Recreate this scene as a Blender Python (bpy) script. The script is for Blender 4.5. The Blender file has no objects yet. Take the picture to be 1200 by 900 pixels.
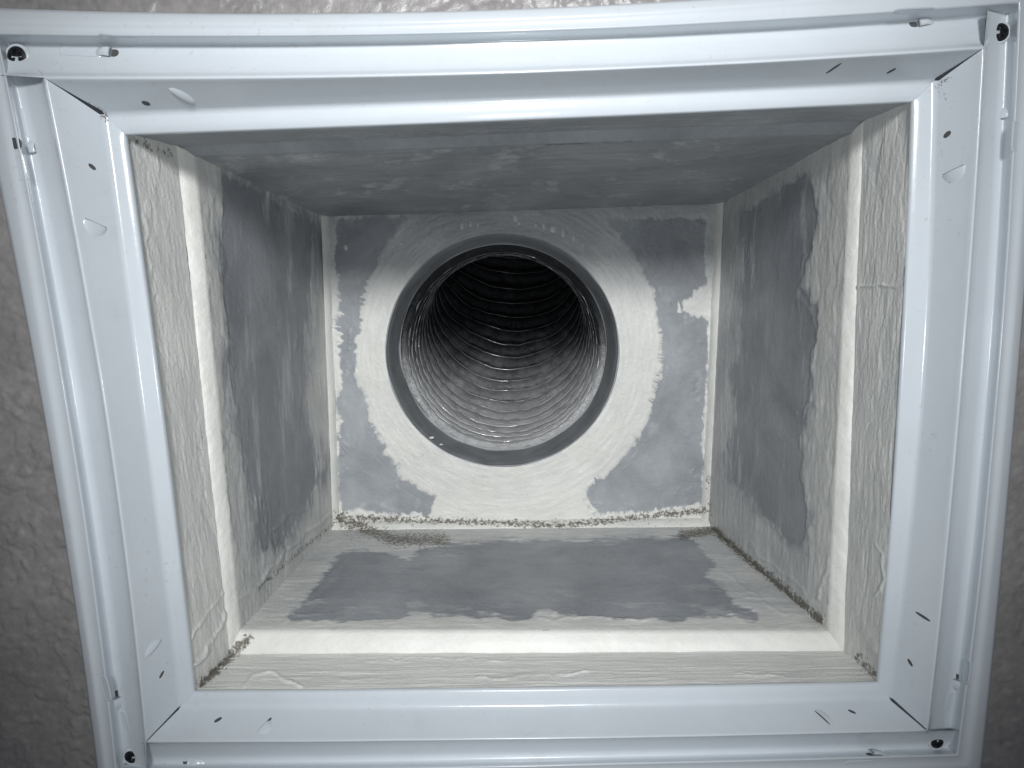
import bpy, math, random
import numpy as np
from mathutils import Vector, Matrix
from mathutils.bvhtree import BVHTree
random.seed(4); rng = np.random.default_rng(7)
scene = bpy.context.scene
C = scene.collection

# ------------------------------------------------------------------ camera
FPX = 665.0; W0, H0 = 1200.0, 900.0; D = 0.31
def _n(v): v = np.array(v, float); return v/np.linalg.norm(v)
Yc = _n(((597-600)/FPX, -(358-450)/FPX, -1))
dn = _n(((772-600)/FPX, -(5190-450)/FPX, -1))
Zc = -dn; Zc = _n(Zc - Yc*np.dot(Zc, Yc)); Xc = np.cross(Yc, Zc)
R = np.array([Xc, Yc, Zc]).T                    # world -> camera
CAM = np.array([0.0, -D, 0.0])
cd = bpy.data.cameras.new('camera'); cam = bpy.data.objects.new('camera', cd); C.objects.link(cam)
cam.matrix_world = Matrix.Translation(CAM.tolist()) @ Matrix([list(r) for r in R.T]).to_4x4()
cd.sensor_width = 36; cd.lens = FPX/W0*36; cd.clip_start = 0.01; cd.clip_end = 50
scene.camera = cam

# ------------------------------------------------------------------ light
w = bpy.data.worlds.new('World'); scene.world = w; w.use_nodes = True
bg = w.node_tree.nodes['Background']; bg.inputs[0].default_value = (.62, .72, .85, 1); bg.inputs[1].default_value = 0.06
def lamp(name, kind, loc, target, energy, color, **kw):
    l = bpy.data.lights.new(name, kind); o = bpy.data.objects.new(name, l); C.objects.link(o)
    o.location = loc; l.energy = energy; l.color = color
    o.rotation_euler = (Vector(target)-Vector(loc)).to_track_quat('-Z', 'Y').to_euler()
    for k, v in kw.items(): setattr(l, k, v)
    return o
lamp('head_torch', 'SPOT', (0.03, -0.80, 0.31), (0.0, 0.05, -0.005), 36.0, (0.98, 0.99, 1.0), shadow_soft_size=0.085, spot_size=math.radians(50), spot_blend=1.0)
lamp('camera_flash', 'SPOT', (0.014, -0.315, -0.062), (0.0, 0.25, -0.03), 1.95, (0.92, 0.97, 1.0), shadow_soft_size=0.009, spot_size=math.radians(150), spot_blend=0.9)
vs = scene.view_settings; vs.view_transform = 'Standard'; vs.look = 'None'; vs.exposure = 0; vs.gamma = 1

# ------------------------------------------------------------------ projection helpers
def unproj(px, py, Y):
    d = R.T @ np.array([(px-600)/FPX, -(py-450)/FPX, -1.0])
    t = (Y - CAM[1])/d[1]
    return CAM + d*t
def proj(P):
    q = (P - CAM) @ R.T
    return 600 + FPX*q[..., 0]/-q[..., 2], 450 - FPX*q[..., 1]/-q[..., 2]
def ray(px, py): return _n(R.T @ np.array([(px-600)/FPX, -(py-450)/FPX, -1.0]))

# ------------------------------------------------------------------ noise
_tab = rng.random((256, 256))
def vnoise(x, y):
    xi = np.floor(x).astype(int); yi = np.floor(y).astype(int); fx = x-xi; fy = y-yi
    fx = fx*fx*(3-2*fx); fy = fy*fy*(3-2*fy)
    a = _tab[xi & 255, yi & 255]; b = _tab[(xi+1) & 255, yi & 255]; c = _tab[xi & 255, (yi+1) & 255]; d = _tab[(xi+1) & 255, (yi+1) & 255]
    return (a*(1-fx)+b*fx)*(1-fy)+(c*(1-fx)+d*fx)*fy
def fbm(x, y, o=4, g=.5):
    s = 0; a = 1; t = 0
    for k in range(o):
        s = s+a*(vnoise(x*2**k+17*k, y*2**k+31*k)-.5); t += a; a *= g
    return s/t*2
def sstep(a, b, x):
    t = np.clip((x-a)/(b-a), 0, 1); return t*t*(3-2*t)
def dist_poly(px, py, pts, closed):
    best = np.full(px.shape, 1e9); inside = np.zeros(px.shape, bool)
    n = len(pts)
    for i in range(n if closed else n-1):
        x0, y0 = pts[i]; x1, y1 = pts[(i+1) % n]
        dx, dy = x1-x0, y1-y0; t = np.clip(((px-x0)*dx+(py-y0)*dy)/(dx*dx+dy*dy+1e-9), 0, 1)
        best = np.minimum(best, np.hypot(px-x0-t*dx, py-y0-t*dy))
        if closed:
            c = ((y0 > py) != (y1 > py)) & (px < (x1-x0)*(py-y0)/((y1-y0) if y1 != y0 else 1e-9)+x0)
            inside ^= c
    return np.where(inside, -best, best) if closed else best

# ------------------------------------------------------------------ materials
def mat(name):
    m = bpy.data.materials.new(name); m.use_nodes = True; nt = m.node_tree; b = nt.nodes['Principled BSDF']; return m, nt, b
def nd(nt, t, **kw):
    n = nt.nodes.new(t)
    for k, v in kw.items(): setattr(n, k, v)
    return n
def noise(nt, scale, detail=4, rough=.6, vec=None, dist=0):
    n = nd(nt, 'ShaderNodeTexNoise'); n.inputs['Scale'].default_value = scale; n.inputs['Detail'].default_value = detail
    n.inputs['Roughness'].default_value = rough; n.inputs['Distortion'].default_value = dist
    if vec is not None: nt.links.new(vec, n.inputs['Vector'])
    return n.outputs['Fac']
def ramp(nt, fac, stops):
    r = nd(nt, 'ShaderNodeValToRGB'); nt.links.new(fac, r.inputs[0]); e = r.color_ramp.elements
    while len(e) < len(stops): e.new(.5)
    for i, (p, c) in enumerate(stops):
        e[i].position = p; e[i].color = (*c, 1) if len(c) == 3 else c
    return r.outputs[0]
def coords(nt, sc=(1, 1, 1)):
    t = nd(nt, 'ShaderNodeTexCoord'); m = nd(nt, 'ShaderNodeMapping'); m.inputs['Scale'].default_value = sc
    nt.links.new(t.outputs['Object'], m.inputs[0]); return m.outputs[0]
def mixc(nt, f, a, b, mode='MIX'):
    m = nd(nt, 'ShaderNodeMix', data_type='RGBA', blend_type=mode)
    for s, v in ((0, f), (6, a), (7, b)):
        if isinstance(v, (int, float)): m.inputs[s].default_value = v
        elif isinstance(v, tuple): m.inputs[s].default_value = (*v, 1)
        else: nt.links.new(v, m.inputs[s])
    return m.outputs[2]
def bump(nt, b, h, dist, strength=1):
    n = nd(nt, 'ShaderNodeBump'); n.inputs['Distance'].default_value = dist; n.inputs['Strength'].default_value = strength
    nt.links.new(h, n.inputs['Height']); nt.links.new(n.outputs[0], b.inputs['Normal'])

# white enamel on the frame
M_paint, nt, b = mat('white_enamel')
v = coords(nt)
dirt = ramp(nt, noise(nt, 38, 8, .72, v), [(.0, (.47, .485, .485)), (.40, (.565, .605, .64)), (1, (.60, .645, .685))])
spk = ramp(nt, noise(nt, 300, 4, .6, v), [(.0, (0, 0, 0)), (.62, (0, 0, 0)), (.74, (1, 1, 1))])
sp2 = mixc(nt, 1.0, spk, ramp(nt, noise(nt, 9, 3, .5, v), [(.42, (0, 0, 0)), (.66, (.7, .7, .7))]), 'MULTIPLY')
nt.links.new(mixc(nt, sp2, dirt, (.42, .40, .36)), b.inputs['Base Color'])
rr = nd(nt, 'ShaderNodeMapRange'); rr.inputs[3].default_value = .12; rr.inputs[4].default_value = .28
nt.links.new(noise(nt, 60, 5, .6, v), rr.inputs[0]); nt.links.new(rr.outputs[0], b.inputs['Roughness'])
b.inputs['IOR'].default_value = 1.5
bump(nt, b, noise(nt, 260, 3, .5, v), .00012, .5)

def plain(name, col, rough=.5, metal=0, bsc=400, bd=.0002, var=.12):
    m, nt, b = mat(name); v = coords(nt)
    c0 = tuple(x*(1-var) for x in col); c1 = tuple(min(1, x*(1+var)) for x in col)
    nt.links.new(ramp(nt, noise(nt, bsc*.3, 5, .6, v), [(.3, c0), (.7, c1)]), b.inputs['Base Color'])
    b.inputs['Roughness'].default_value = rough; b.inputs['Metallic'].default_value = metal
    bump(nt, b, noise(nt, bsc, 4, .6, v), bd, .6); return m
M_dark = plain('black_screw_finish', (.012, .013, .016), .38, .3)
M_void = plain('painted_hole_shade', (.07, .071, .072), .9)  # dark patch colour standing in for the shade inside slits and holes
M_galv = plain('galvanised_steel', (.36, .38, .39), .42, .25)
M_collar = plain('dull_collar_metal', (.36, .38, .395), .5, .1, 120, .0006, .22)
M_crumb = plain('brown_grey_dust', (.13, .118, .10), .95, 0, 900, .0002, .5)
M_edge = plain('bare_cut_edge', (.30, .31, .31), .5, .3)

# bare duct board
M_board, nt, b = mat('grey_duct_board')
v = coords(nt)
c = ramp(nt, noise(nt, 14, 7, .65, v, .4), [(.25, (.22, .235, .255)), (.5, (.325, .342, .363)), (.78, (.47, .487, .505))])
st = noise(nt, 1, 5, .7, coords(nt, (60, 500, 60)))
c = mixc(nt, .35, c, ramp(nt, st, [(.3, (.19, .202, .22)), (.7, (.50, .515, .53))]))
fl = ramp(nt, noise(nt, 520, 2, .5, v), [(.0, (0, 0, 0)), (.69, (0, 0, 0)), (.74, (.8, .8, .8))])
c = mixc(nt, fl, c, (.08, .08, .085))
nt.links.new(c, b.inputs['Base Color']); b.inputs['Roughness'].default_value = .6
bump(nt, b, noise(nt, 700, 5, .65, v), .0004, .7)

# brushed duct mastic: 'cover' says how thick it lies, thin coats let the board show; on the end panel it also carries painted shade
M_mastic, nt, b = mat('duct_mastic')
v = coords(nt)
at = nd(nt, 'ShaderNodeAttribute', attribute_name='cover')
tk = ramp(nt, noise(nt, 30, 6, .65, v), [(.3, (.71, .705, .66)), (.7, (.81, .805, .76))])
th = ramp(nt, noise(nt, 22, 6, .7, v), [(.3, (.42, .44, .45)), (.7, (.58, .595, .60))])
c = mixc(nt, at.outputs['Fac'], th, tk)
so = nd(nt, 'ShaderNodeAttribute', attribute_name='solid')
bd = ramp(nt, noise(nt, 14, 7, .65, v, .4), [(.25, (.22, .235, .255)), (.5, (.325, .342, .363)), (.78, (.47, .487, .505))])
s1 = nd(nt, 'ShaderNodeMath', operation='ADD'); nt.links.new(so.outputs['Fac'], s1.inputs[0])
s2 = nd(nt, 'ShaderNodeMath', operation='MULTIPLY_ADD'); nt.links.new(noise(nt, 260, 6, .7, v), s2.inputs[0]); s2.inputs[1].default_value = .7; s2.inputs[2].default_value = -.35
nt.links.new(s2.outputs[0], s1.inputs[1]); s1.use_clamp = True
c = mixc(nt, s1.outputs[0], bd, c)
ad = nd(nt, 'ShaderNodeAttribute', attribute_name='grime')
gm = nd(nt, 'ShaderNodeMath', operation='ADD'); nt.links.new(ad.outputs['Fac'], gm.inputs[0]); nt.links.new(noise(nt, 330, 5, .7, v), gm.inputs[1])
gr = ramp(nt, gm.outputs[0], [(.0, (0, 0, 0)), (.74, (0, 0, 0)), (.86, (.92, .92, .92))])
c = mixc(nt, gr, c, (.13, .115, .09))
nt.links.new(c, b.inputs['Base Color']); b.inputs['Roughness'].default_value = .5
bump(nt, b, noise(nt, 520, 5, .6, v), .0006, .6)

# flexible duct film
M_film, nt, b = mat('flex_duct_film')
v = coords(nt)
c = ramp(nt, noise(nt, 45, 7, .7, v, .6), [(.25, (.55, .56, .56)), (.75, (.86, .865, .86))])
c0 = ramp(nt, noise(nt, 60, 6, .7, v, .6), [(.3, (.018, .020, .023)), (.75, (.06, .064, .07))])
du = nd(nt, 'ShaderNodeAttribute', attribute_name='dust'); c = mixc(nt, du.outputs['Fac'], c0, c)  # attribute blends dark film into a paler tone
nt.links.new(c, b.inputs['Base Color']); b.inputs['Roughness'].default_value = .27; b.inputs['Metallic'].default_value = .2
bump(nt, b, noise(nt, 160, 7, .68, v, 1.4), .0034, .8)
M_wire, nt, b = mat('wire_under_film')
v = coords(nt); du = nd(nt, 'ShaderNodeAttribute', attribute_name='dust')  # attribute blends dark wire into a paler tone
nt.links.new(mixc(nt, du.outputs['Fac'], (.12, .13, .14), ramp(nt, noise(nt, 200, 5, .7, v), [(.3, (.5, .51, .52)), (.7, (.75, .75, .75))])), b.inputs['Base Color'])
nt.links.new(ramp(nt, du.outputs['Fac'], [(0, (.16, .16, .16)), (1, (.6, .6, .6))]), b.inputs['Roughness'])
b.inputs['Coat Weight'].default_value = 1; b.inputs['Coat Roughness'].default_value = .08; b.inputs['IOR'].default_value = 1.8
bump(nt, b, noise(nt, 300, 4, .6, v), .0002, .4)

# textured wall
M_wall, nt, b = mat('textured_wall_paint')
v = coords(nt)
c = ramp(nt, noise(nt, 20, 6, .65, v), [(.3, (.20, .188, .186)), (.7, (.28, .265, .262))])
c = mixc(nt, .25, c, ramp(nt, noise(nt, 240, 4, .6, v), [(.35, (.15, .145, .145)), (.65, (.33, .315, .31))]))
nt.links.new(c, b.inputs['Base Color']); b.inputs['Roughness'].default_value = .36
bump(nt, b, noise(nt, 350, 4, .6, v), .0005, .6)

# ------------------------------------------------------------------ object helpers
def link(name, me, parent=None, m=None, smooth=True):
    o = bpy.data.objects.new(name, me); C.objects.link(o)
    if parent: o.parent = parent
    if m: me.materials.append(m)
    if smooth and len(me.polygons): me.polygons.foreach_set('use_smooth', [True]*len(me.polygons))
    return o
def pymesh(name, vs_, fs):
    me = bpy.data.meshes.new(name); me.from_pydata([tuple(map(float, p)) for p in vs_], [], fs); me.update(); return me
def thing(name, label, cat, loc=(0, 0, 0), group=None):
    o = bpy.data.objects.new(name, None); C.objects.link(o); o.location = loc; o.empty_display_size = .02
    o['label'] = label; o['category'] = cat
    if group: o['group'] = group
    return o
def gridmesh(name, P, keep=None, attrs=None):
    n, m = P.shape[:2]; idx = np.arange(n*m).reshape(n, m)
    q = np.stack([idx[:-1, :-1], idx[1:, :-1], idx[1:, 1:], idx[:-1, 1:]], -1).reshape(-1, 4)
    if keep is not None: q = q[keep.reshape(-1)]
    used = np.unique(q); remap = np.full(n*m, -1); remap[used] = np.arange(len(used)); q = remap[q]
    V = P.reshape(-1, 3)[used]
    me = bpy.data.meshes.new(name); me.vertices.add(len(V)); me.vertices.foreach_set('co', V.astype(np.float32).ravel())
    me.loops.add(q.size); me.loops.foreach_set('vertex_index', q.astype(np.int32).ravel())
    me.polygons.add(len(q)); me.polygons.foreach_set('loop_start', np.arange(0, q.size, 4, dtype=np.int32)); me.polygons.foreach_set('loop_total', np.full(len(q), 4, np.int32))
    me.update(calc_edges=True)
    for k, a in (attrs or {}).items():
        t = me.attributes.new(k, 'FLOAT', 'POINT'); t.data.foreach_set('value', a.reshape(-1)[used].astype(np.float32))
    return me

# ------------------------------------------------------------------ the frame: ring lines measured on each side
YW = -0.014                      # wall surface; the lip plane is Y = 0
DEP = dict(O=YW, F=YW-.0046, A=YW-.0050, S=YW+.0032, B=YW-.0062, R=-.0016, L=0.0)
PX = {
 'T': dict(O=[(0,8),(100,15),(183,19),(400,19),(583,12),(750,2),(1060,-17)],
           F=[(0,24),(100,31),(200,35),(400,31),(583,24),(800,10),(1060,-4)],
           A=[(0,36),(200,46),(400,43),(593,36),(800,24),(1160,7)],
           S=[(0,48),(200,56),(400,54),(593,46),(800,34),(1160,20)],
           B=[(50,89),(133,92),(400,94),(593,85),(800,74),(967,65),(1150,59)],
           R=[(123,132),(233,131),(400,125),(593,115),(800,106),(1075,96)],
           L=[(145,157),(400,149),(800,131),(1070,119)]),
 'L': dict(O=[(-10,170),(20,300),(72,600),(116,900)],
           F=[(12,170),(36,300),(57,430),(83,600),(125,900)],
           A=[(22,170),(48,300),(73,430),(96,600),(133,870)],
           S=[(17,100),(57,300),(84,430),(105,600),(143,870)],
           B=[(50,93),(97,300),(117,430),(137,600),(172,870)],
           R=[(122,135),(145,300),(163,430),(183,600),(212,827)],
           L=[(145,157),(166,300),(203,600),(227,812)]),
 'B': dict(O=[(100,930),(620,922),(1150,908)],
           F=[(120,916),(620,909),(1140,896)],
           A=[(130,904),(620,897),(1130,884)],
           S=[(140,895),(620,889),(1115,876)],
           B=[(172,870),(400,867),(800,864),(1087,856)],
           R=[(212,828),(400,828),(800,826),(1043,817)],
           L=[(227,812),(400,810),(800,806),(1030,801)]),
 'R': dict(O=[(1212,150),(1200,300),(1190,430),(1179,600),(1163,760),(1150,880)],
           F=[(1202,150),(1188,300),(1180,430),(1167,600),(1135,870)],
           A=[(1190,150),(1177,300),(1171,430),(1157,600),(1125,860)],
           S=[(1178,150),(1165,300),(1160,430),(1145,600),(1115,850)],
           B=[(1153,60),(1138,300),(1127,430),(1113,600),(1087,856)],
           R=[(1094,98),(1091,300),(1084,430),(1066,600),(1043,817)],
           L=[(1070,119),(1064,300),(1046,600),(1030,801)]),
}
def quad(side, ring):
    P = np.array([unproj(x, y, DEP[ring]) for x, y in PX[side][ring]])
    a, c = (P[:, 0], P[:, 2]) if side in 'TB' else (P[:, 2], P[:, 0])
    return np.polyfit(a, c, 2 if len(a) > 3 else 1 if len(a) < 3 else 2)
RQ = {s: {r: quad(s, r) for r in 'OFASBRL'} for s in 'TLBR'}
for s in 'TLBR':
    for r in 'OFASBRL':
        q = RQ[s][r]
        if len(q) == 2: RQ[s][r] = np.array([0, q[0], q[1]])
# profile samples: (ringA, ringB, t, depth offset)
def rp(a, b, t, off): return (a, b, t, off)
PROF = [('O','F',0,.0), ('O','F',.03,-.0018), ('O','F',.3,-.0032), ('O','F',.75,-.0047), ('O','F',.93,None), ('F','A',.06,None), ('F','A',.3,.00035),
        ('F','A',.62,.0003), ('F','A',.88,-.0001), ('A','S',0,-.0003), ('A','S',.18,-.0001), ('A','S',.5,None), ('A','S',.9,None), ('S','B',.05,0.0), ('S','B',.30,-.0016), ('S','B',.60,-.0036),
        ('S','B',.76,-.0050), ('S','B',.84,-.0062), ('S','B',.92,-.0082), ('S','B',1.0,'b'), ('B','R',.06,-.0004), ('B','R',.13,-.0001), ('B','R',.25,None), ('B','R',.5,None), ('B','R',.78,None), ('B','R',.90,.0001),
        ('B','R',1,.0003), ('R','L',.22,.0002), ('R','L',.5,.0), ('R','L',.93,.0), ('R','L',1,.0006), ('R','L',1,.0022)]
iB = 19; iR = 26; iS = 12; N_ = len(PROF)
def samp_depth(a, b, t, off):
    base = DEP[a]*(1-t)+DEP[b]*t
    if a == 'O':
        return YW + (off if off is not None else -.0050)
    if a == 'S':
        if off == 's': return DEP['S']
        if off == 'b': return DEP['B']
        if off in (0, 0.0): return DEP['S']
        return DEP['S']+off
    return base + (off or 0)
def samp_q(side, i):
    a, b, t, off = PROF[i]
    return RQ[side][a]*(1-t)+RQ[side][b]*t
def isect(sideH, qi, sideV, qj):             # H: z=f(x), V: x=g(z)
    z = np.polyval(qi, 0.0); x = 0
    for _ in range(12): x = np.polyval(qj, z); z = np.polyval(qi, x)
    return x, z
CORN = {'TL': ('T', 'L', 'T'), 'TR': ('T', 'R', 'R'), 'BR': ('B', 'R', 'B'), 'BL': ('B', 'L', 'L')}   # horizontal, vertical, owner
GAP = {'TL': (.0002, .0019), 'TR': (.0002, .0017), 'BR': (.0006, .0013), 'BL': (.0004, .0009)}
def end_param(side, i, corner):
    Hs, Vs, own = CORN[corner]
    other = Vs if side == Hs else Hs
    if i < iB:
        if i <= iS: j = i
        elif own == side: j = iS
        else: j = iB
    else: j = i
    qi, qj = samp_q(side, i), samp_q(other, j)
    x, z = isect(Hs, qi, Vs, qj) if side == Hs else isect(Hs, qj, Vs, qi)
    e = x if side in 'TB' else z
    sgn = {'TL': {'T': 1, 'L': -1}, 'TR': {'T': -1, 'R': -1}, 'BR': {'B': -1, 'R': 1}, 'BL': {'B': 1, 'L': 1}}[corner][side]
    if iS < i < iB and own != side: e -= sgn*(.0012+max(0, samp_depth(*PROF[i])-DEP['B'])*.95)
    if iB < i < iR:
        g0, g1 = GAP[corner]; t = PROF[i][2]; e += sgn*(g0+(g1-g0)*t**1.5)
    return e
frame = thing('filter_grille_frame', 'glossy white metal grille frame screwed to the wall around the open duct', 'frame')
rails = {}
ENDS = {'T': ('TL', 'TR'), 'B': ('BL', 'BR'), 'L': ('BL', 'TL'), 'R': ('BR', 'TR')}
NS = 70
for side, lab in (('T', 'top rail of the frame'), ('L', 'left rail of the frame'), ('B', 'bottom rail of the frame'), ('R', 'right rail of the frame')):
    P = np.zeros((NS+1, N_, 3))
    for i in range(N_):
        q = samp_q(side, i); d = samp_depth(*PROF[i])
        e0 = end_param(side, i, ENDS[side][0]); e1 = end_param(side, i, ENDS[side][1])
        a = e0+(e1-e0)*np.linspace(0, 1, NS+1); c = np.polyval(q, a)
        wv = fbm(a*14+i*.03+ord(side), np.full_like(a, i*.12), 3)*.00035
        d_ = d+(wv if i > 1 else 0)
        P[:, i, 1] = d_
        if side in 'TB': P[:, i, 0] = a; P[:, i, 2] = c
        else: P[:, i, 2] = a; P[:, i, 0] = c
    if side in 'TR': P = P[::-1]
    if side in 'T' : pass
    me = gridmesh('frame_rail', P)
    o = link('frame_rail', me, frame, M_paint); o['label'] = lab
    rails[side] = (o, P)
# all rail triangles for placing small pieces
vv = []; ff = []
for s, (o, P) in rails.items():
    k = len(vv); vv += [v_.co.copy() for v_ in o.data.vertices]; ff += [[k+i for i in p.vertices] for p in o.data.polygons]
BV = BVHTree.FromPolygons(vv, ff)
def hit(px, py):
    d = Vector(ray(px, py)); r = BV.ray_cast(Vector(CAM), d)
    if r[0] is None: return None
    n = r[1]; n = -n if n.dot(d) > 0 else n
    return r[0], n
def on_plane(px, py, p, n):
    d = Vector(ray(px, py)); t = (p-Vector(CAM)).dot(n)/d.dot(n); return Vector(CAM)+d*t
def local(p0, p1):
    """origin, x axis, y axis, normal, length for a small piece drawn between two photo points on the frame"""
    m = ((p0[0]+p1[0])/2, (p0[1]+p1[1])/2); h = hit(*m)
    if h is None: return None
    p, n = h; a = on_plane(*p0, p, n); b_ = on_plane(*p1, p, n)
    x = (b_-a); L = x.length; x.normalize(); y = n.cross(x)
    return (a+b_)/2, x, y, n, L
def piece(name, fr, pts3, faces, m, smooth=False, parent=None):
    o_, x, y, n, L = fr
    me = pymesh(name, [tuple(o_+x*a+y*b_+n*c_) for a, b_, c_ in pts3], faces)
    return link(name, me, parent or frame, m, smooth)
def lozenge(fr, L, w_, h=.00012, k=14):
    pts = [(0, 0, h)]; 
    for i in range(k):
        t = 2*math.pi*i/k; pts.append((math.cos(t)*L/2, math.sin(t)*w_/2*(.8+.2*abs(math.cos(t))), h))
    for i in range(k):
        t = 2*math.pi*i/k; pts.append((math.cos(t)*L/2*1.12, math.sin(t)*w_/2*1.3, -.0002))
    f = [(0, 1+i, 1+(i+1) % k) for i in range(k)]+[(1+i, 1+k+i, 1+k+(i+1) % k, 1+(i+1) % k) for i in range(k)]
    return pts, f
MM = D/FPX*.92
def slit(p0, p1, wpx):
    fr = local(p0, p1)
    if not fr: return
    pts, f = lozenge(fr, fr[4], wpx*MM); piece('slit', fr, pts, f, M_void)
def lance(p0, p1, wpx, flip=1, hgt=.0012):
    """half moon pushed out of the sheet, with a dark cut under its lip"""
    fr = local(p0, p1)
    if not fr: return
    L, w_ = fr[4], wpx*MM*1.3; n = 14; pts = []; f = []
    rows = 5
    for i in range(n+1):
        t = math.pi*i/n
        for r in range(rows+1):
            s = r/rows
            pts.append((-math.cos(t)*L/2*(1-.05*s), flip*w_*math.sin(t)*(1-s), hgt*math.sin(t)*math.sin(s*math.pi/2)-.00005))
    for i in range(n):
        for r in range(rows): a = i*(rows+1)+r; f.append((a, a+rows+1, a+rows+2, a+1))
    o = piece('lance', fr, pts, f, M_paint, True)
    pts = [(-math.cos(math.pi*i/n)*L/2*.9, -flip*.0002, hgt*.8*math.sin(math.pi*i/n)) for i in range(n+1)]+[(-math.cos(math.pi*i/n)*L/2*.9, -flip*.0005, .00008) for i in range(n+1)]
    piece('lance_cut', fr, pts, [(i, i+1, i+n+2, i+n+1) for i in range(n)], M_void, False, None).parent = o
def slot(p0, p1, wpx, inner=None):
    """punched slot: rolled rim round a sunk galvanised strip"""
    fr = local(p0, p1)
    if not fr: return
    L, w_ = fr[4]/2, wpx*MM/2; k = 24; rim = []; 
    def rr_(t, e):
        c, s = math.cos(t), math.sin(t); p = 5
        r = 1/((abs(c)**p+abs(s)**p)**(1/p)); return ((L+e)*r*c, (w_+e)*r*s)
    pr = [(.0007, -.0001), (.00045, .00012), (.0001, .00028), (-.00015, .0002), (-.0004, -.0000), (-.0006, .00005)]
    pts = [(*rr_(2*math.pi*i/k, e), z) for e, z in pr for i in range(k)]
    f = [(r*k+i, r*k+(i+1) % k, (r+1)*k+(i+1) % k, (r+1)*k+i) for r in range(len(pr)-1) for i in range(k)]
    o = piece('slot', fr, pts, f, M_paint, True)
    pts = [(*rr_(2*math.pi*i/k, -.0004), .00009) for i in range(k)]
    s = piece('slot_floor', fr, pts, [tuple(range(k))], inner or M_paint, False); s.parent = o
def tab(p0, p1, wpx, h=.0024, dark=True):
    """small bent retaining tab standing out of the channel"""
    fr = local(p0, p1)
    if not fr: return
    L, w_ = fr[4]/2, wpx*MM/2; n = 8; pts = []; f = []
    for i in range(n+1):
        t = i/n; x_ = -L+2*L*t; z = h*math.sin(min(1, t*1.25)*math.pi/2)*(1-.25*t)
        for yy, zz in ((-1, z-.0009), (-.85, z-.0002), (-.4, z), (.4, z), (.85, z-.0002), (1, z-.0009)):
            pts.append((x_, yy*w_*(.8+.2*t), max(zz, -.0001)))
    for i in range(n):
        for r in range(5): a = i*6+r; f.append((a, a+6, a+7, a+1))
    k = len(pts); pts += [(L, -w_, -.0001), (L, w_, -.0001)]
    f.append((k, k-6, k-5, k-4, k-3, k-2, k-1, k+1))
    o = piece('retaining_tab', fr, pts, f, M_paint, True)
    if dark:
        pts, f = lozenge(fr, L*1.2, w_*1.7, .0001, 10); pts = [(x_+L*1.25, y_, z_) for x_, y_, z_ in pts]
        piece('tab_hole', fr, pts, f, M_void).parent = o
def screw(px, py, rpx, glint):
    h = hit(px, py)
    if not h: return
    p, n = h; n = Vector((0, -1, 0)); x = Vector((1, 0, 0)); y = n.cross(x); fr = (p, x, y, n, 0)
    r = rpx*MM; k = 28
    # rolled edge of the hole
    pr = [(1.35, -.0004), (1.25, .0003), (1.12, .0005), (1.0, .0002)]
    pts = [(r*e*math.cos(2*math.pi*i/k), r*e*math.sin(2*math.pi*i/k), z) for e, z in pr for i in range(k)]
    f = [(q*k+i, q*k+(i+1) % k, (q+1)*k+(i+1) % k, (q+1)*k+i) for q in range(3) for i in range(k)]
    piece('screw_hole_rim', fr, pts, f, M_paint, True)
    # domed head with a cross recess
    pts = []; f = []; RR = 9
    for q in range(RR+1):
        e = 1.03*q/RR
        for i in range(k):
            a = 2*math.pi*i/k+.5; X, Y_ = r*e*math.cos(a), r*e*math.sin(a)
            z = .0011*math.sqrt(max(0, 1-(e/1.04)**2))+.0001
            cx = min(abs(math.cos(a)), abs(math.sin(a)))*e
            if cx < .17 and e < .68: z -= .0011
            pts.append((X, Y_, z))
    f = [(q*k+i, q*k+(i+1) % k, (q+1)*k+(i+1) % k, (q+1)*k+i) for q in range(RR) for i in range(k)]
    piece('screw', fr, pts, f, M_dark, False)

for a in ((20,66,10.5,0), (1172,38,9.5,1), (154,887,9,1), (1098,870,8.5,0)): screw(*a)
# retaining tabs and the punched slots beside them
slot((72,59),(118,62),13); tab((112,61),(131,62),12)
slot((119,43),(162,47),9)
slot((23,128),(33,160),10); tab((36,164),(39,180),13,.0022,False); slit((13,163),(23,174),12); slot((19,176),(27,210),10)
slot((1048,14),(1092,12),7); tab((1094,24),(1074,27),12); slot((1100,22),(1140,20),10)
tab((1177,126),(1176,139),12,.0024,False); slot((1191,143),(1189,176),9)
slot((121,793),(127,820),10); tab((139,832),(137,816),13); slot((143,834),(147,854),11)
slot((1135,774),(1131,800),9); tab((1119,809),(1120,795),12); slot((1115,812),(1111,832),11)
tab((240,893),(222,892),12); slot((196,893),(220,893),11)
tab((1038,884),(1022,884),11); slot((1040,883),(1064,882),10); slot((992,895),(1022,894),7)
# half moons and small slits in the sloping inner faces
lance((98,256),(126,268),12,-1); slit((104,192),(112,199),5)
lance((197,104),(229,122),7,1); slit((166,120),(176,122),7)
slit((968,86),(986,74),3.5); slit((1039,86),(1050,80),4)
slit((1106,161),(1114,154),6); lance((1104,206),(1131,193),12,-1); slit((1112,214),(1124,205),3)
slit((1073,717),(1090,728),4); slit((1064,772),(1069,781),4.5)
lance((171,771),(189,749),7,1); slit((187,795),(192,786),4)
slit((251,846),(260,841),5); lance((302,858),(316,844),10,-1); slit((312,848),(318,841),4)
lance((954,832),(974,850),8,1,.0009); slit((994,832),(1003,836),4)

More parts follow.
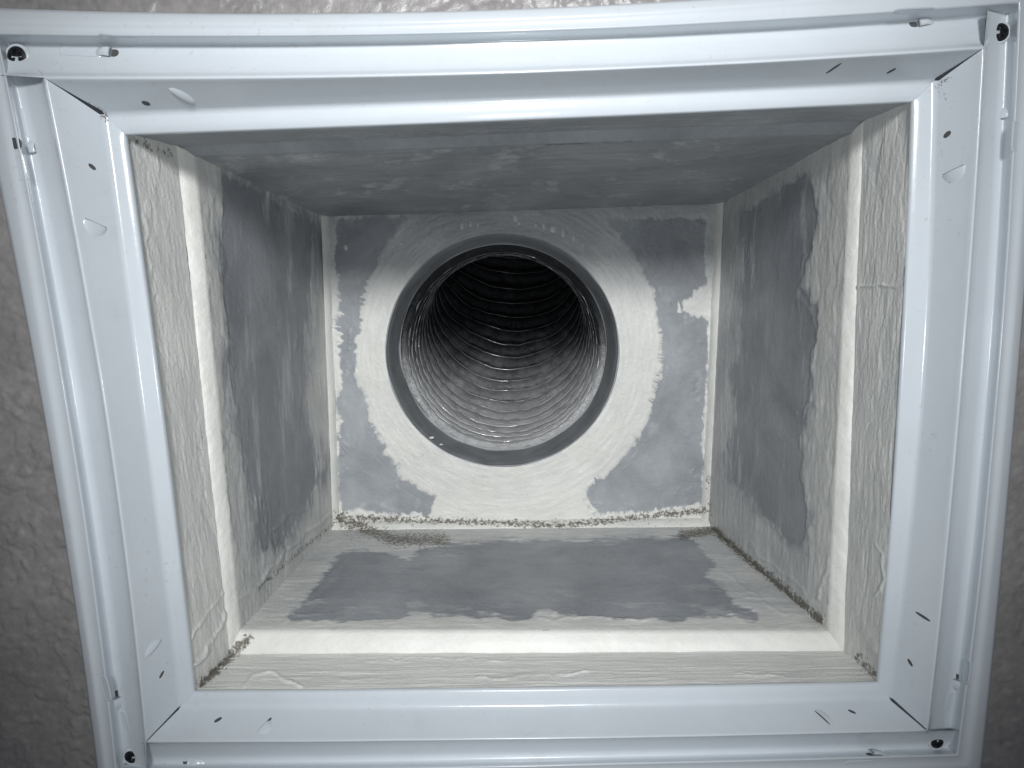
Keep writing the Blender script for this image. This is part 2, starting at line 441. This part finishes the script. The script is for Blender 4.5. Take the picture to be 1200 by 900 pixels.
# ------------------------------------------------------------------ the textured wall, one sheet with the duct cut out of it
xs = np.unique(np.concatenate([np.linspace(-1.1, -.36, 25), np.linspace(-.36, .36, 640), np.linspace(.36, 1.1, 25)]))
zs = np.unique(np.concatenate([np.linspace(-1.0, -.30, 25), np.linspace(-.30, .24, 480), np.linspace(.24, 1.0, 25)]))
X, Z = np.meshgrid(xs, zs, indexing='ij')
kn = .6*sstep(-.02, .10, fbm(X*60, Z*60, 4)+.4*fbm(X*170+9, Z*170, 3))+.5*sstep(.05, .12, fbm(X*95+31, Z*95+7, 4, .6))
kn2 = fbm(X*160, Z*160, 3)
Hh = kn*.0012*(.5+.5*sstep(-.2, .3, fbm(X*12, Z*12, 2)))+kn2*.00022
P = np.stack([X, YW-Hh+.0004, Z], -1)
cx, cz = (X[:-1, :-1]+X[1:, 1:])/2, (Z[:-1, :-1]+Z[1:, 1:])/2
inn = np.ones(cx.shape, bool)
zt = np.polyval(samp_q('T', 5), cx); zb = np.polyval(samp_q('B', 5), cx); xl = np.polyval(samp_q('L', 5), cz); xr = np.polyval(samp_q('R', 5), cz)
keep = ~((cz < zt) & (cz > zb) & (cx > xl) & (cx < xr))
wall = link('wall', gridmesh('wall', P, keep), None, M_wall)
wall['kind'] = 'structure'; wall['label'] = 'brown grey wall with a rough trowelled texture'

# ------------------------------------------------------------------ duct box
YS0, YS1, YB = .040, .048, .285
def quadc(pxs, ys):
    return [unproj(x, y, Y) for (x, y), Y in zip(pxs, ys)]
# loops TL TR BR BL
def grow(p, e):   # push front loop outwards behind the lip
    c = np.mean(p, 0); return [q+np.sign(q-c)*np.array([e, 0, e]) for q in p]
F0 = grow(quadc([(145,157),(1070,119),(1030,801),(227,812)], [.0015]*4), .0012)
S0 = quadc([(205,170),(1014,140),(990,764),(268,768)], [YS0]*4)
S1 = quadc([(226,181),(1000,154),(972,742),(279,741)], [YS1]*4)
B0 = quadc([(377,254),(847,238),(829,614),(391,618)], [YB]*4)
CC = unproj(589, 414, YB); RC = 137/FPX*(YB+D)
box = thing('duct_box', 'grey lined rectangular duct box smeared with white brushed mastic, open behind the white frame', 'duct box')

BARE = {
 'back': [ [(400,262),(470,256),(440,290),(426,322),(414,376),(403,380),(400,345),(397,300)],
           [(402,388),(413,386),(415,440),(426,490),(447,532),(470,562),(508,582),(500,597),(455,598),(420,592),(404,596),(400,540),(404,450)],
           [(725,262),(820,262),(822,330),(795,350),(793,368),(824,378),(824,450),(818,500),(820,560),(822,584),(770,592),(700,597),(694,578),(712,560),(738,536),(762,492),(777,440),(779,390),(772,345),(752,302)] ],
 'left': [ [(262,210),(320,236),(366,262),(358,300),(357,360),(350,440),(348,455),(340,478),(352,505),(364,520),(370,560),(357,592),(328,636),(308,645),(302,590),(283,525),(274,430),(264,330)] ],
 'right': [ [(872,250),(945,205),(958,250),(950,290),(935,335),(954,362),(960,385),(954,415),(948,470),(940,500),(934,560),(944,600),(940,640),(900,600),(862,560),(858,530),(866,480),(869,420),(872,380),(874,320)] ],
 'floor': [ [(402,650),(430,648),(478,660),(492,645),(520,640),(600,637),(760,634),(812,636),(832,664),(822,672),(850,700),(882,722),(800,723),(690,722),(640,712),(600,724),(520,716),(440,724),(345,724)] ],
 'ceil': [ [(262,196),(980,160),(930,192),(860,222),(780,232),(420,244),(352,226)] ],
 'near': [],
}
RIDGE = {   # polylines in the mastic: (points, half width px, height m)
 'left': [([(246,742),(262,716),(284,702),(330,652),(352,628),(388,604)], 2.2, .0011), ([(238,300),(240,420),(252,560),(276,640),(282,690)], 5, .0006), ([(320,620),(340,600),(360,596)], 2, .0007), ([(268,640),(262,560),(256,500)], 2.5, .0008)],
 'nleft': [([(222,752),(240,722),(262,696),(270,690)], 2.0, .0010), ([(224,782),(240,765),(252,742),(272,708)], 2.2, .0012), ([(228,778),(246,762)], 2, .0009), ([(168,250),(186,420),(206,600)], 2.5, .0004), ([(228,470),(232,520),(240,600),(256,650)], 2.5, -.0004)],
 'right': [([(952,362),(961,386),(955,420),(949,470),(941,492)], 1.8, .0008), ([(945,300),(932,345),(960,372)], 2.5, .0006), ([(880,640),(930,680),(962,712)], 2, .0006), ([(962,700),(974,650)], 2, .0008), ([(900,425),(925,412),(945,412)], 1.3, .0004), ([(871,300),(871,370)], 1.2, .0004)],
 'nright': [([(1003,336),(1030,334),(1062,332)], 1.6, .0010), ([(1030,640),(1038,680),(1028,700)], 2, .0007), ([(1016,740),(1026,760)], 6, .0011)],
 'floor': [([(292,705),(340,668),(396,632)], 2.5, .0006), ([(330,735),(372,690),(410,652)], 2, .0006), ([(840,668),(872,690),(920,722)], 2, .0005), ([(630,728),(690,725),(760,728)], 1.6, .0008), ([(930,740),(926,755)], 1.2, .0005), ([(545,700),(562,712)], 5, .0005), ([(640,728),(660,712),(680,720)], 1.6, .0005)],
 'nfloor': [([(288,806),(298,794),(318,789),(338,796),(352,806)], 2.0, .0010), ([(430,775),(520,772),(600,776)], 1.5, .0006), ([(560,796),(640,792),(690,787)], 1.6, .0007), ([(860,792),(920,791)], 1.4, .0006), ([(400,800),(440,798)], 1.4, .0006)],
 'back': [([(402,597),(440,592),(470,600)], 2.2, .0008), ([(650,520),(700,580)], 1.5, .0004)],
 'ceil': [([(230,170),(400,160),(700,149),(930,142)], 1.2, .0006), ([(625,165),(700,163),(780,158)], 2.5, .0006), ([(300,238),(340,262)], 2, .0009)],
}
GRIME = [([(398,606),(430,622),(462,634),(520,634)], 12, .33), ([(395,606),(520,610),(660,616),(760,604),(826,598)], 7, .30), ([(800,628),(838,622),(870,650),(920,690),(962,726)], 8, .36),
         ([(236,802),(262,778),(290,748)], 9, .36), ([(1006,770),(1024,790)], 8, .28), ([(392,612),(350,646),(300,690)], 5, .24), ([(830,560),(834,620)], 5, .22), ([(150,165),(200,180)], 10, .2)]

SMEAR = dict(left=1.15, right=.85, floor=.55, back=.4, near=0)
def wallgrid(c0, c1, c2, c3, nu, nv):
    """c0->c1 is v=0 edge (u), c3->c2 the v=1 edge"""
    u = np.linspace(0, 1, nu)[:, None, None]; v_ = np.linspace(0, 1, nv)[None, :, None]
    return (c0*(1-u)+c1*u)*(1-v_)+(c3*(1-u)+c2*u)*v_
def build(key, kind, corners, inward, nu, nv, stroke, cover, rid=None, thick=.0007, rough=.0004, panelname='side_panel', label=None, coatlabel=None, allcoat=False, amp=5.0, solid=None, soft=5.0):
    c0, c1, c2, c3 = [np.array(c, float) for c in corners]
    G = wallgrid(c0, c1, c2, c3, nu, nv)
    n = np.cross(c1-c0, c3-c0); n /= np.linalg.norm(n)
    if np.dot(n, inward) < 0: n = -n
    eu = np.linalg.norm(c1-c0)/nu; px, py = proj(G)
    U = np.linalg.norm(G-c0, axis=-1)                      # local mm coordinates
    ax = c1-c0; ax /= np.linalg.norm(ax); by = np.cross(n, ax)
    A = (G-c0)@ax; Bv = (G-c0)@by
    keepq = None; Gp = G
    if kind == 'back':
        r = np.hypot(G[..., 0]-CC[0], G[..., 2]-CC[2]); ok = r > RC
        kq = ok[:-1, :-1] | ok[1:, :-1] | ok[1:, 1:] | ok[:-1, 1:]
        s = np.where(ok, 1, RC/np.maximum(r, 1e-6))
        G = G.copy(); G[..., 0] = CC[0]+(G[..., 0]-CC[0])*s; G[..., 2] = CC[2]+(G[..., 2]-CC[2])*s; keepq = kq
    pp = link(panelname, gridmesh(panelname, G + n*(fbm(A*9, Bv*9, 3)*.0004)[..., None], keepq), box, M_board)
    if label: pp['label'] = label
    # mastic
    sx, sy = stroke                                       # noise frequency across / along
    relief = fbm(A*sx, Bv*sy, 5, .62); rel2 = fbm(A*sx*3.1+5, Bv*sy*3.1+3, 3)
    broad = fbm(A*26+2, Bv*26, 3)
    lf = fbm(A*sx*.22+11, Bv*sy*.45+3, 4, .6); lap = sstep(-.03, .05, lf)*.5+sstep(.10, .14, fbm(A*sx*.3+31, Bv*sy*.6+8, 4, .6))*.6
    relief = relief*.6+lap*.55-.2
    sd = np.full(px.shape, 60.0)
    for pl in BARE[kind]: sd = np.minimum(sd, dist_poly(px, py, pl, True))
    if kind == 'back':
        ang = np.arctan2(py-414, px-589); rad = np.hypot(px-589, py-414)
        br = fbm(ang*46, rad*.03, 5, .72)*11*sstep(-.25, .45, fbm(ang*4+3, rad*0, 2))+fbm(px*.05, py*.05+4, 4, .6)*11
        wr_ = sstep(215, 195, rad)*.75; relief = relief*(1-wr_)+fbm(ang*7+3, rad*.3, 5, .65)*wr_
        nz = np.where(rad < 215, br, fbm(px*.22, py*.10, 4, .65)*6)*.85-3.5
    else:
        nz = fbm(A*sx*.8+7, Bv*sy*.8+1, 4, .65)*amp*1.3+fbm(px*.05, py*.05, 3)*amp
    sde = sd+nz
    mask = sstep(0.0, 5.0, sde)
    # stray bristle marks on the bare board close to the edge
    stray = sstep(.26, .55, relief+.55*rel2)*sstep(-44, -1, sd)
    m2 = np.maximum(mask, stray*.8*(sstep(.30, .5, fbm(px*.03+5, py*.03, 3)+.4) if kind != 'floor' else 1)) if kind != 'ceil' else np.ones_like(mask)*.9
    if allcoat: m2 = np.ones_like(m2)
    m2 = np.maximum(m2, .45)
    h = m2*(thick+relief*rough+rel2*rough*.35+broad*rough*.8)
    for pl, wd, hh in RIDGE.get(rid or kind, []):
        dd = dist_poly(px+fbm(px*.06, py*.06, 3)*5, py+fbm(px*.06+9, py*.06, 3)*5, pl, False)
        h = h+hh*np.exp(-(dd/wd)**2)*(.7+.6*fbm(px*.1, py*.1, 2))*(m2 > .05)
    h = h-(1-m2)*.0002
    if kind == 'back':
        h = h+.0007*m2*sstep(160, 139, rad)*(1+fbm(ang*9, rad*.05, 4))
    cov = np.clip(cover(px, py)+.28*relief+.18*broad, 0, 1)*sstep(0, .9, m2)
    sol = (solid(px, py) if solid else np.ones(px.shape))*(1 if allcoat or kind == 'ceil' else sstep(-.5, soft, sde+relief*soft*.8))+.25*broad
    if not allcoat and kind != 'ceil':
        stk = sstep(.02, .5, fbm(A*sx*.45+3, Bv*sy*.35+8, 5, .66))*(.25+.75*sstep(-40, -2, sd))*SMEAR[kind]
        if kind == 'floor': stk = stk*sstep(655, 705, py)*1.3
        sol = np.maximum(sol-.22*(1-mask), stk-.15)
    gri = np.zeros(px.shape)
    for pl, wd, aa in GRIME:
        gri = np.maximum(gri, (aa+.04)*np.exp(-(dist_poly(px, py, pl, False)/wd)**2))
    hq = np.maximum.reduce([h[:-1, :-1], h[1:, :-1], h[1:, 1:], h[:-1, 1:]])
    kk = hq > -.0001
    if keepq is not None: kk &= keepq
    co = link('mastic_coat', gridmesh('mastic_coat', G+n[None, None]*h[..., None]+n*.00012, kk, dict(cover=cov, grime=gri, solid=sol)), pp, M_mastic)
    if coatlabel: co['label'] = coatlabel
    return pp
V = np.array
one = lambda k: (lambda px, py: np.full(px.shape, float(k)))
# main box: four sides and the end
build('l', 'left', (S1[0], B0[0], B0[3], S1[3]), V([1, 0, 0]), 210, 330, (170, 40), lambda px, py: .45+.35*sstep(300, 230, px)+.25*sstep(360, 372, px), thick=.0008, rough=.0006, soft=22, solid=lambda px, py: .9+.5*sstep(290, 240, px), label='left side of the duct box')
build('r', 'right', (S1[1], B0[1], B0[2], S1[2]), V([-1, 0, 0]), 210, 330, (180, 44), lambda px, py: .35+.35*sstep(930, 985, px), thick=.0009, rough=.0006, soft=12, solid=lambda px, py: .8+.6*sstep(930, 975, px), label='right side of the duct box')
build('f', 'floor', (S1[3], S1[2], B0[2], B0[3]), V([0, 0, 1]), 380, 210, (60, 190), lambda px, py: .5+.5*sstep(712, 738, py), thick=.0008, rough=.00045, soft=7, solid=lambda px, py: .8+.6*sstep(700, 735, py), panelname='floor_panel')
build('c', 'ceil', (S1[0], S1[1], B0[1], B0[0]), V([0, 0, -1]), 380, 210, (30, 90), one(.02), thick=.0006, rough=.0010, soft=200, solid=lambda px, py: -.35+1.3*sstep(-.1, .5, fbm(px*.022+4, py*.06+2, 6, .8)), panelname='ceiling_panel')
build('b', 'back', (B0[0], B0[1], B0[2], B0[3]), V([0, -1, 0]), 440, 350, (150, 150), lambda px, py: .15+.75*sstep(285, 380, py), thick=.0010, rough=.0008, solid=lambda px, py: .15+1.3*sstep(245, 350, py+.2*np.abs(px-589)), soft=3, panelname='end_panel')  # upper shade is painted in: coat colour sinks to board grey towards the top
# throat between the frame and the box
build('nl', 'near', (F0[0], S0[0], S0[3], F0[3]), V([1, 0, 0]), 90, 560, (190, 34), one(.75), rid='nleft', solid=one(1.3), thick=.0006, rough=.00045, panelname='throat_board', allcoat=True, label='left throat board')
build('nr', 'near', (F0[1], S0[1], S0[2], F0[2]), V([-1, 0, 0]), 90, 560, (200, 34), one(.6), rid='nright', solid=one(1.3), thick=.0006, rough=.0005, panelname='throat_board', allcoat=True, label='right throat board')
build('nf', 'near', (F0[3], F0[2], S0[2], S0[3]), V([0, 0, 1]), 620, 80, (22, 260), one(.8), rid='nfloor', solid=one(1.3), thick=.0006, rough=.0005, panelname='throat_board', allcoat=True, label='lower throat board')
build('nc', 'near', (F0[0], F0[1], S0[1], S0[0]), V([0, 0, -1]), 500, 60, (22, 260), one(.0), rid='ceil', solid=one(.12), thick=.0004, rough=.0005, panelname='throat_board', allcoat=True, label='upper throat board')

# sealant fillets: beads of caulk with a rounded front that bridge the step
def fillet(name, a0, a1, b0, b1, bulge, n, cov, amp=.0007, seed=0, taper=None, k=9):
    """a0-a1 front edge line, b0-b1 rear edge line"""
    u = np.linspace(0, 1, n)[:, None, None]; t = np.linspace(0, 1, k)[None, :, None]
    A = a0*(1-u)+a1*u; B_ = b0*(1-u)+b1*u
    lw = fbm(np.linspace(0, 1, n)*5+seed*2, np.zeros(n)+1.7*seed, 3)*.35; tp = (np.interp(np.linspace(0, 1, n), *taper) if taper else np.ones(n))+lw
    B_ = A+(B_-A)*(1+0*tp)[:, None, None]
    P = A*(1-t)+B_*t
    s = np.linspace(0, np.linalg.norm(a1-a0), n)
    wob = fbm(s*22+seed, np.zeros(n)+seed, 5, .6)
    out = np.array(bulge, float)*1.2; amp *= 1.6
    tt = np.linspace(0, 1, k)
    hh = np.sin(tt*math.pi)[None]*(1+.5*wob[:, None])+.25*fbm(np.repeat(s[:, None], k, 1)*160, np.repeat(tt[None], n, 0)*4+seed, 3)
    P = P+out[None, None]*hh[..., None]
    P = P-(P*0+1)*(wob[:, None, None]*amp*1.5*(1-tt)[None, :, None])*_n(B_[0, 0]-A[0, 0])
    P = P+(_n(out*np.array([1, 0, 1]))*.0013)[None, None]*(tt**2)[None, :, None]
    tail = P[:, -1:]+np.array([0, .004, 0])-_n(out*np.array([1, 0, 1]))*.0006; P = np.concatenate([P, tail], 1); k += 1; tt = np.append(tt, 1.2)
    S_, T_ = np.repeat(s[:, None], k, 1), np.repeat(tt[None], n, 0)
    px, py = proj(P); gri = np.zeros(px.shape)
    for pl, wd, aa in GRIME: gri = np.maximum(gri, (aa+.04)*np.exp(-(dist_poly(px, py, pl, False)/wd)**2))
    o = link(name, gridmesh(name, P, None, dict(solid=np.full(px.shape, 1.5 if cov > .5 else .0), cover=np.clip(cov+.2*fbm(S_*60, T_*3, 3), 0, 1), grime=gri)), box, M_mastic)
    return o
def ext(a, b_, e): d = _n(b_-a); return a-d*e, b_+d*e
fl = [('left', S0[0], S0[3], S1[0], S1[3], (.0003, -.0012, 0)), ('right', S0[1], S0[2], S1[1], S1[2], (-.0003, -.0012, 0)),
      ('lower', S0[3], S0[2], S1[3], S1[2], (0, -.0012, .0001)), ('upper', S0[0], S0[1], S1[0], S1[1], (0, -.0006, -.0001))]
for i, (nm, a0, a1, b0, b1, bl) in enumerate(fl):
    o = fillet('sealant_bead', a0, a1, b0, b1, bl, 420, 1.0 if nm != 'upper' else .1, seed=i*3.3, taper={'left': ([0, .35, .55, .75, 1], [1.15, 1.1, .7, .35, .5]), 'right': ([0, .4, 1], [.6, 1.0, 1.7])}.get(nm)); o['label'] = nm+' sealant bead at the mouth of the box'
# rear bottom fillet and the two upright ones in the rear corners
bl, br_ = B0[3], B0[2]
o = fillet('sealant_bead', bl+V([0, -.0, .0075]), br_+V([0, 0, .0075]), bl+V([0, -.013, .0004]), br_+V([0, -.013, .0004]), (0, -.0012, .0012), 400, .95, seed=9); o['label'] = 'sealant bead along the rear bottom corner'
for s_, (p, q) in ((1, (B0[0], B0[3])), (-1, (B0[1], B0[2]))):
    o = fillet('sealant_bead', p+V([s_*.0075, -.0006, 0]), q+V([s_*.0075, -.0006, 0]), p+V([s_*.0006, -.0085, 0]), q+V([s_*.0006, -.0085, 0]), (s_*.0008, -.0008, 0), 300, .9, seed=12+s_); o['label'] = ('left' if s_ > 0 else 'right')+' rear upright sealant bead'

# small raised dabs of mastic above the round outlet
dabs = [(541,264,6,9),(551,262,3,8),(560,264,4,6),(604,256,5,8),(608,262,4,6),(628,264,5,5),(637,266,4,9),(648,268,6,8),(660,273,5,9),(672,279,5,8),(683,287,4,7),(700,306,5,5),(712,312,4,6),(470,285,4,4),(405,290,4,6)]
dabs += [(506,513,5,3),(517,521,4,2)]
for x, y, a, b_ in dabs:
    c = unproj(x, y, YB-.0009 if y < 400 else YB+.0045); s = (YB+D)/FPX; vs_ = []; fs = []; k = 9
    k = 9; rj = [random.random() for _ in range(9)]; a *= random.uniform(.6, 1.2)
    for q, (e, z) in enumerate(((1, 0), (.8, .0008), (.45, .0013), (.1, .0012))):
        for i in range(k):
            t = 2*math.pi*i/k; rr_ = e*(.75+.5*rj[i]); vs_.append((c[0]+a*.55*s*rr_*math.cos(t), c[1]-z, c[2]+b_*.55*s*rr_*math.sin(t)))
    fs = [(q*k+i, q*k+(i+1) % k, (q+1)*k+(i+1) % k, (q+1)*k+i) for q in range(3) for i in range(k)]+[tuple(3*k+i for i in range(k))]
    me = pymesh('mastic_dab', vs_, fs); at_ = me.attributes.new('cover', 'FLOAT', 'POINT'); at_.data.foreach_set('value', [.6]*len(vs_)); at_ = me.attributes.new('solid', 'FLOAT', 'POINT'); at_.data.foreach_set('value', [1.4]*len(vs_))
    link('mastic_dab', me, box, M_mastic)

# ------------------------------------------------------------------ round collar and the flexible duct behind it
def sweep(name, centers, frames, radii, nth, parent, m, th0=0):
    n = len(centers); th = np.linspace(0, 2*math.pi, nth+1)
    P = centers[:, None, :]+(frames[0][:, None, :]*np.cos(th)[None, :, None]+frames[1][:, None, :]*np.sin(th)[None, :, None])*radii[..., None]
    return link(name, gridmesh(name, P), parent, m)
ys = [YB+.0004, YB-.0002, YB-.0003, YB-.0001, YB+.002, YB+.004, YB+.010, YB+.0108, YB+.0116, YB+.013, YB+.02, YB+.03, YB+.04, YB+.05, YB+.060, YB+.0655, YB+.066, YB+.0662]
rs = [RC+.0010, RC+.0006, RC-.0002, RC-.0006, RC-.0008, RC-.0008, RC-.0009, RC-.0013, RC-.0009, RC-.001, RC-.0011, RC-.0012, RC-.0013, RC-.0014, RC-.0016, RC-.0018, RC-.0019, RC-.0026]
CF = unproj(590, 410, YB+.066)
cen = V([[CC[0]+(CF[0]-CC[0])*(max(0, y-YB)/.066), y, CC[2]+(CF[2]-CC[2])*(max(0, y-YB)/.066)] for y in ys])
nn = len(ys); th = np.linspace(0, 2*math.pi, 129)
rad_ = V(rs)[:, None]*np.ones((1, 129)); rad_[:16] += (fbm(np.cos(th)*3+5, np.sin(th)*3+5, 3)*.0012)[None]
col = sweep('collar', cen, (np.tile([1, 0, 0], (nn, 1)), np.tile([0, 0, 1], (nn, 1))), rad_, 128, box, M_collar)

flex = thing('flexible_duct', 'round ribbed flexible duct bending upward into the dark behind the collar', 'flexible duct', tuple(CF))
# centre line: short straight, then a bend upward and a little to the right
NP = 900; Ltot = .62; s = np.linspace(0, Ltot, NP); ds = s[1]-s[0]
curv = np.where(s < .05, 0, 1/.30)*sstep(.03, .10, s)
ang = np.cumsum(curv)*ds; ang = np.minimum(ang, math.radians(88)); side_ = .10*sstep(.0, .4, s)
dirs = np.stack([np.sin(side_)*np.cos(ang), np.cos(ang)*np.cos(side_), np.sin(ang)], -1)
cl = np.cumsum(dirs*ds, 0)
up = np.stack([np.zeros(NP), -np.sin(ang), np.cos(ang)], -1); rt = np.cross(dirs, up)
NT = 260; th = np.linspace(0, 2*math.pi, NT+1)
T_, S_ = np.meshgrid(th, s); pitch = .0235
WB = .22
ph = S_/pitch+T_/(2*math.pi)+WB*fbm(np.cos(T_)*3+3, S_*22+np.sin(T_)*3, 3)
fr_ = ph-np.floor(ph)
prof = 1-np.abs(2*fr_-1); sag = (1-np.sin(fr_**.8*math.pi)**.5)*(.85+.5*fbm(np.cos(T_)*4+9, np.sin(T_)*4+S_*30, 3))
wr = fbm(np.cos(T_)*9+20, np.sin(T_)*9+S_*70, 4, .6)*.0036+fbm(T_*10, S_*150+T_*14, 3)*.0036
Rf = RC-.0085+.0055*sstep(.012, 0, S_)+sag*.0135+wr*(.22+.6*sag)
P = cl[:, None, :]+(rt[:, None, :]*np.cos(T_)[..., None]+up[:, None, :]*np.sin(T_)[..., None])*Rf[..., None]
dust = sstep(.30, .03, S_+.13*(1+np.sin(T_))**1.5+.05*fbm(np.cos(T_)*6+3, S_*40+np.sin(T_)*6, 5, .65)-.015)*(1-.75*sag)  # tone mask: paler low down and near the mouth, darker in the creases
dust = dust*(.04+.96*sstep(.35, -.35, np.sin(T_)+.3*fbm(T_*3, S_*30, 3)))  # keeps the upper part of the film dark
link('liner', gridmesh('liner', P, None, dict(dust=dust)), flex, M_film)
# spring wire showing as a ridge through the film
nw = int(Ltot/pitch)*48; k = np.arange(nw); tw = k/48*2*math.pi; 
sw = (k/48+.55)*pitch; ok = (sw > 0) & (sw < Ltot-.01)
# ridge where phase is an integer: S/pitch + T/2pi = integer -> S = pitch*(m - T/2pi)
sw = np.clip(sw, 0, Ltot-.001); tw = -tw
ic = np.clip((sw/ds).astype(int), 0, NP-1)
dph = WB*fbm(np.cos(tw)*3+3, sw*22+np.sin(tw)*3, 3); ic2 = np.clip(((sw-dph*pitch)/ds).astype(int), 0, NP-1)
rad = RC-.0080
cw = cl[ic2]+(rt[ic2]*np.cos(tw)[:, None]+up[ic2]*np.sin(tw)[:, None])*rad
e1 = -(rt[ic2]*np.cos(tw)[:, None]+up[ic2]*np.sin(tw)[:, None]); e2 = dirs[ic2]
tt = np.linspace(0, 2*math.pi, 7)
Pw = cw[:, None]+(e1[:, None]*np.cos(tt)[None, :, None]+e2[:, None]*np.sin(tt)[None, :, None])*.0010
link('wire_helix', gridmesh('wire_helix', Pw, None, dict(dust=np.repeat((.8*sstep(.32, .02, sw+.12*(1+np.sin(tw))**1.5)*sstep(.5, -.5, np.sin(tw)))[:, None], 7, 1))), flex, M_wire)  # wire tone also turns darker upwards and along the bend
# dark end far up the bend
endc = cl[-1]
me = pymesh('liner_end', [tuple(endc+(rt[-1]*math.cos(t)+up[-1]*math.sin(t))*RC) for t in np.linspace(0, 2*math.pi, 40)[:-1]], [tuple(range(39))]); link('liner_end', me, flex, M_film, False)

# ------------------------------------------------------------------ crumbs of dust lying in the corners
deps = bpy.context.evaluated_depsgraph_get()
vv = []; ff = []
for o in bpy.data.objects:
    if o.type == 'MESH' and o.parent and (o.name.startswith(('mastic_coat', 'floor_panel', 'sealant_bead', 'throat_board', 'side_panel', 'frame_rail', 'collar', 'end_panel'))):
        me = o.data; co = np.empty(len(me.vertices)*3, np.float32); me.vertices.foreach_get('co', co)
        k = len(vv); vv += co.reshape(-1, 3).tolist()
        q = np.empty(len(me.loops), np.int32); me.loops.foreach_get('vertex_index', q); ff += (q.reshape(-1, 4)+k).tolist()
BV2 = BVHTree.FromPolygons(vv, ff)
cr = [([(236,802),(262,778),(290,748)], 6, 60, 1.5), ([(395,608),(412,630),(420,636)], 8, 60, 1.3), ([(398,612),(470,618),(520,628)], 8, 70, 1.1), ([(500,632),(640,636),(760,628)], 3, 50, .8),
      ([(650,612),(740,615),(812,606)], 9, 70, 1.1), ([(800,626),(840,622)], 8, 60, 1.3), ([(840,626),(872,655),(905,680)], 6, 90, 1.2), ([(905,680),(962,728)], 4, 30, 1.1),
      ([(1008,772),(1024,792)], 6, 26, 1.6), ([(118,128),(124,140)], 4, 46, 1.2), ([(100,118),(120,132)], 2, 25, 1.0), ([(1098,102),(1112,90)], 3, 36, 1.1), ([(1100,108),(1116,120)], 6, 12, .9),
      ([(588,838),(622,846)], 9, 22, .5), ([(300,660),(380,612)], 6, 30, .9), ([(355,640),(372,632)], 5, 14, .9), ([(500,648),(800,700)], 26, 26, .7), ([(480,545),(500,530)], 6, 10, 1.2), ([(236,510),(240,560)], 4, 12, 1.), ([(205,205),(212,215)], 4, 5, 1.2), ([(880,480),(930,560)], 20, 18, .7), ([(770,640),(820,672)], 12, 14, .7), ([(396,380),(402,596)], 4, 34, .8), ([(822,400),(826,590)], 5, 34, .8)]
vs_ = []; fs = []
base = [(1, 0, 0), (-1, 0, 0), (0, 1, 0), (0, -1, 0), (0, 0, 1), (0, 0, -1)]; bf = [(0, 2, 4), (2, 1, 4), (1, 3, 4), (3, 0, 4), (2, 0, 5), (1, 2, 5), (3, 1, 5), (0, 3, 5)]
for pl, sp_, cnt, sz in cr:
    seg = [math.dist(pl[i], pl[i+1]) for i in range(len(pl)-1)]
    cl_ = random.random()
    for _ in range(int(cnt*1.7)):
        i = random.choices(range(len(seg)), seg)[0]; t = random.random() if random.random() < .5 else (cl_ := (random.random() if random.random() < .12 else cl_))
        x = pl[i][0]*(1-t)+pl[i+1][0]*t+random.gauss(0, sp_*.55); y = pl[i][1]*(1-t)+pl[i+1][1]*t+random.gauss(0, sp_*.55)
        r = BV2.ray_cast(Vector(CAM), Vector(ray(x, y)))
        if r[0] is None: continue
        p = r[0]; r0 = (p-Vector(CAM)).length/FPX*sz*random.uniform(.2, .75)**1.6; k = len(vs_)
        a = random.random()*6.28; ca, sa = math.cos(a), math.sin(a)
        for bx, by_, bz in base:
            X_, Y_, Z_ = bx*r0*random.uniform(.6, 1.6), by_*r0*random.uniform(.6, 1.2), bz*r0*random.uniform(.5, 1.0)
            vs_.append((p[0]+X_*ca-Z_*sa, p[1]+Y_, p[2]+X_*sa+Z_*ca))
        fs += [tuple(k+j for j in f_) for f_ in bf]
o = link('dust_crumbs', pymesh('dust_crumbs', vs_, fs), None, M_crumb, False)
o['kind'] = 'stuff'; o['label'] = 'brown grey dust crumbs in the corners of the duct'; o['category'] = 'dust'
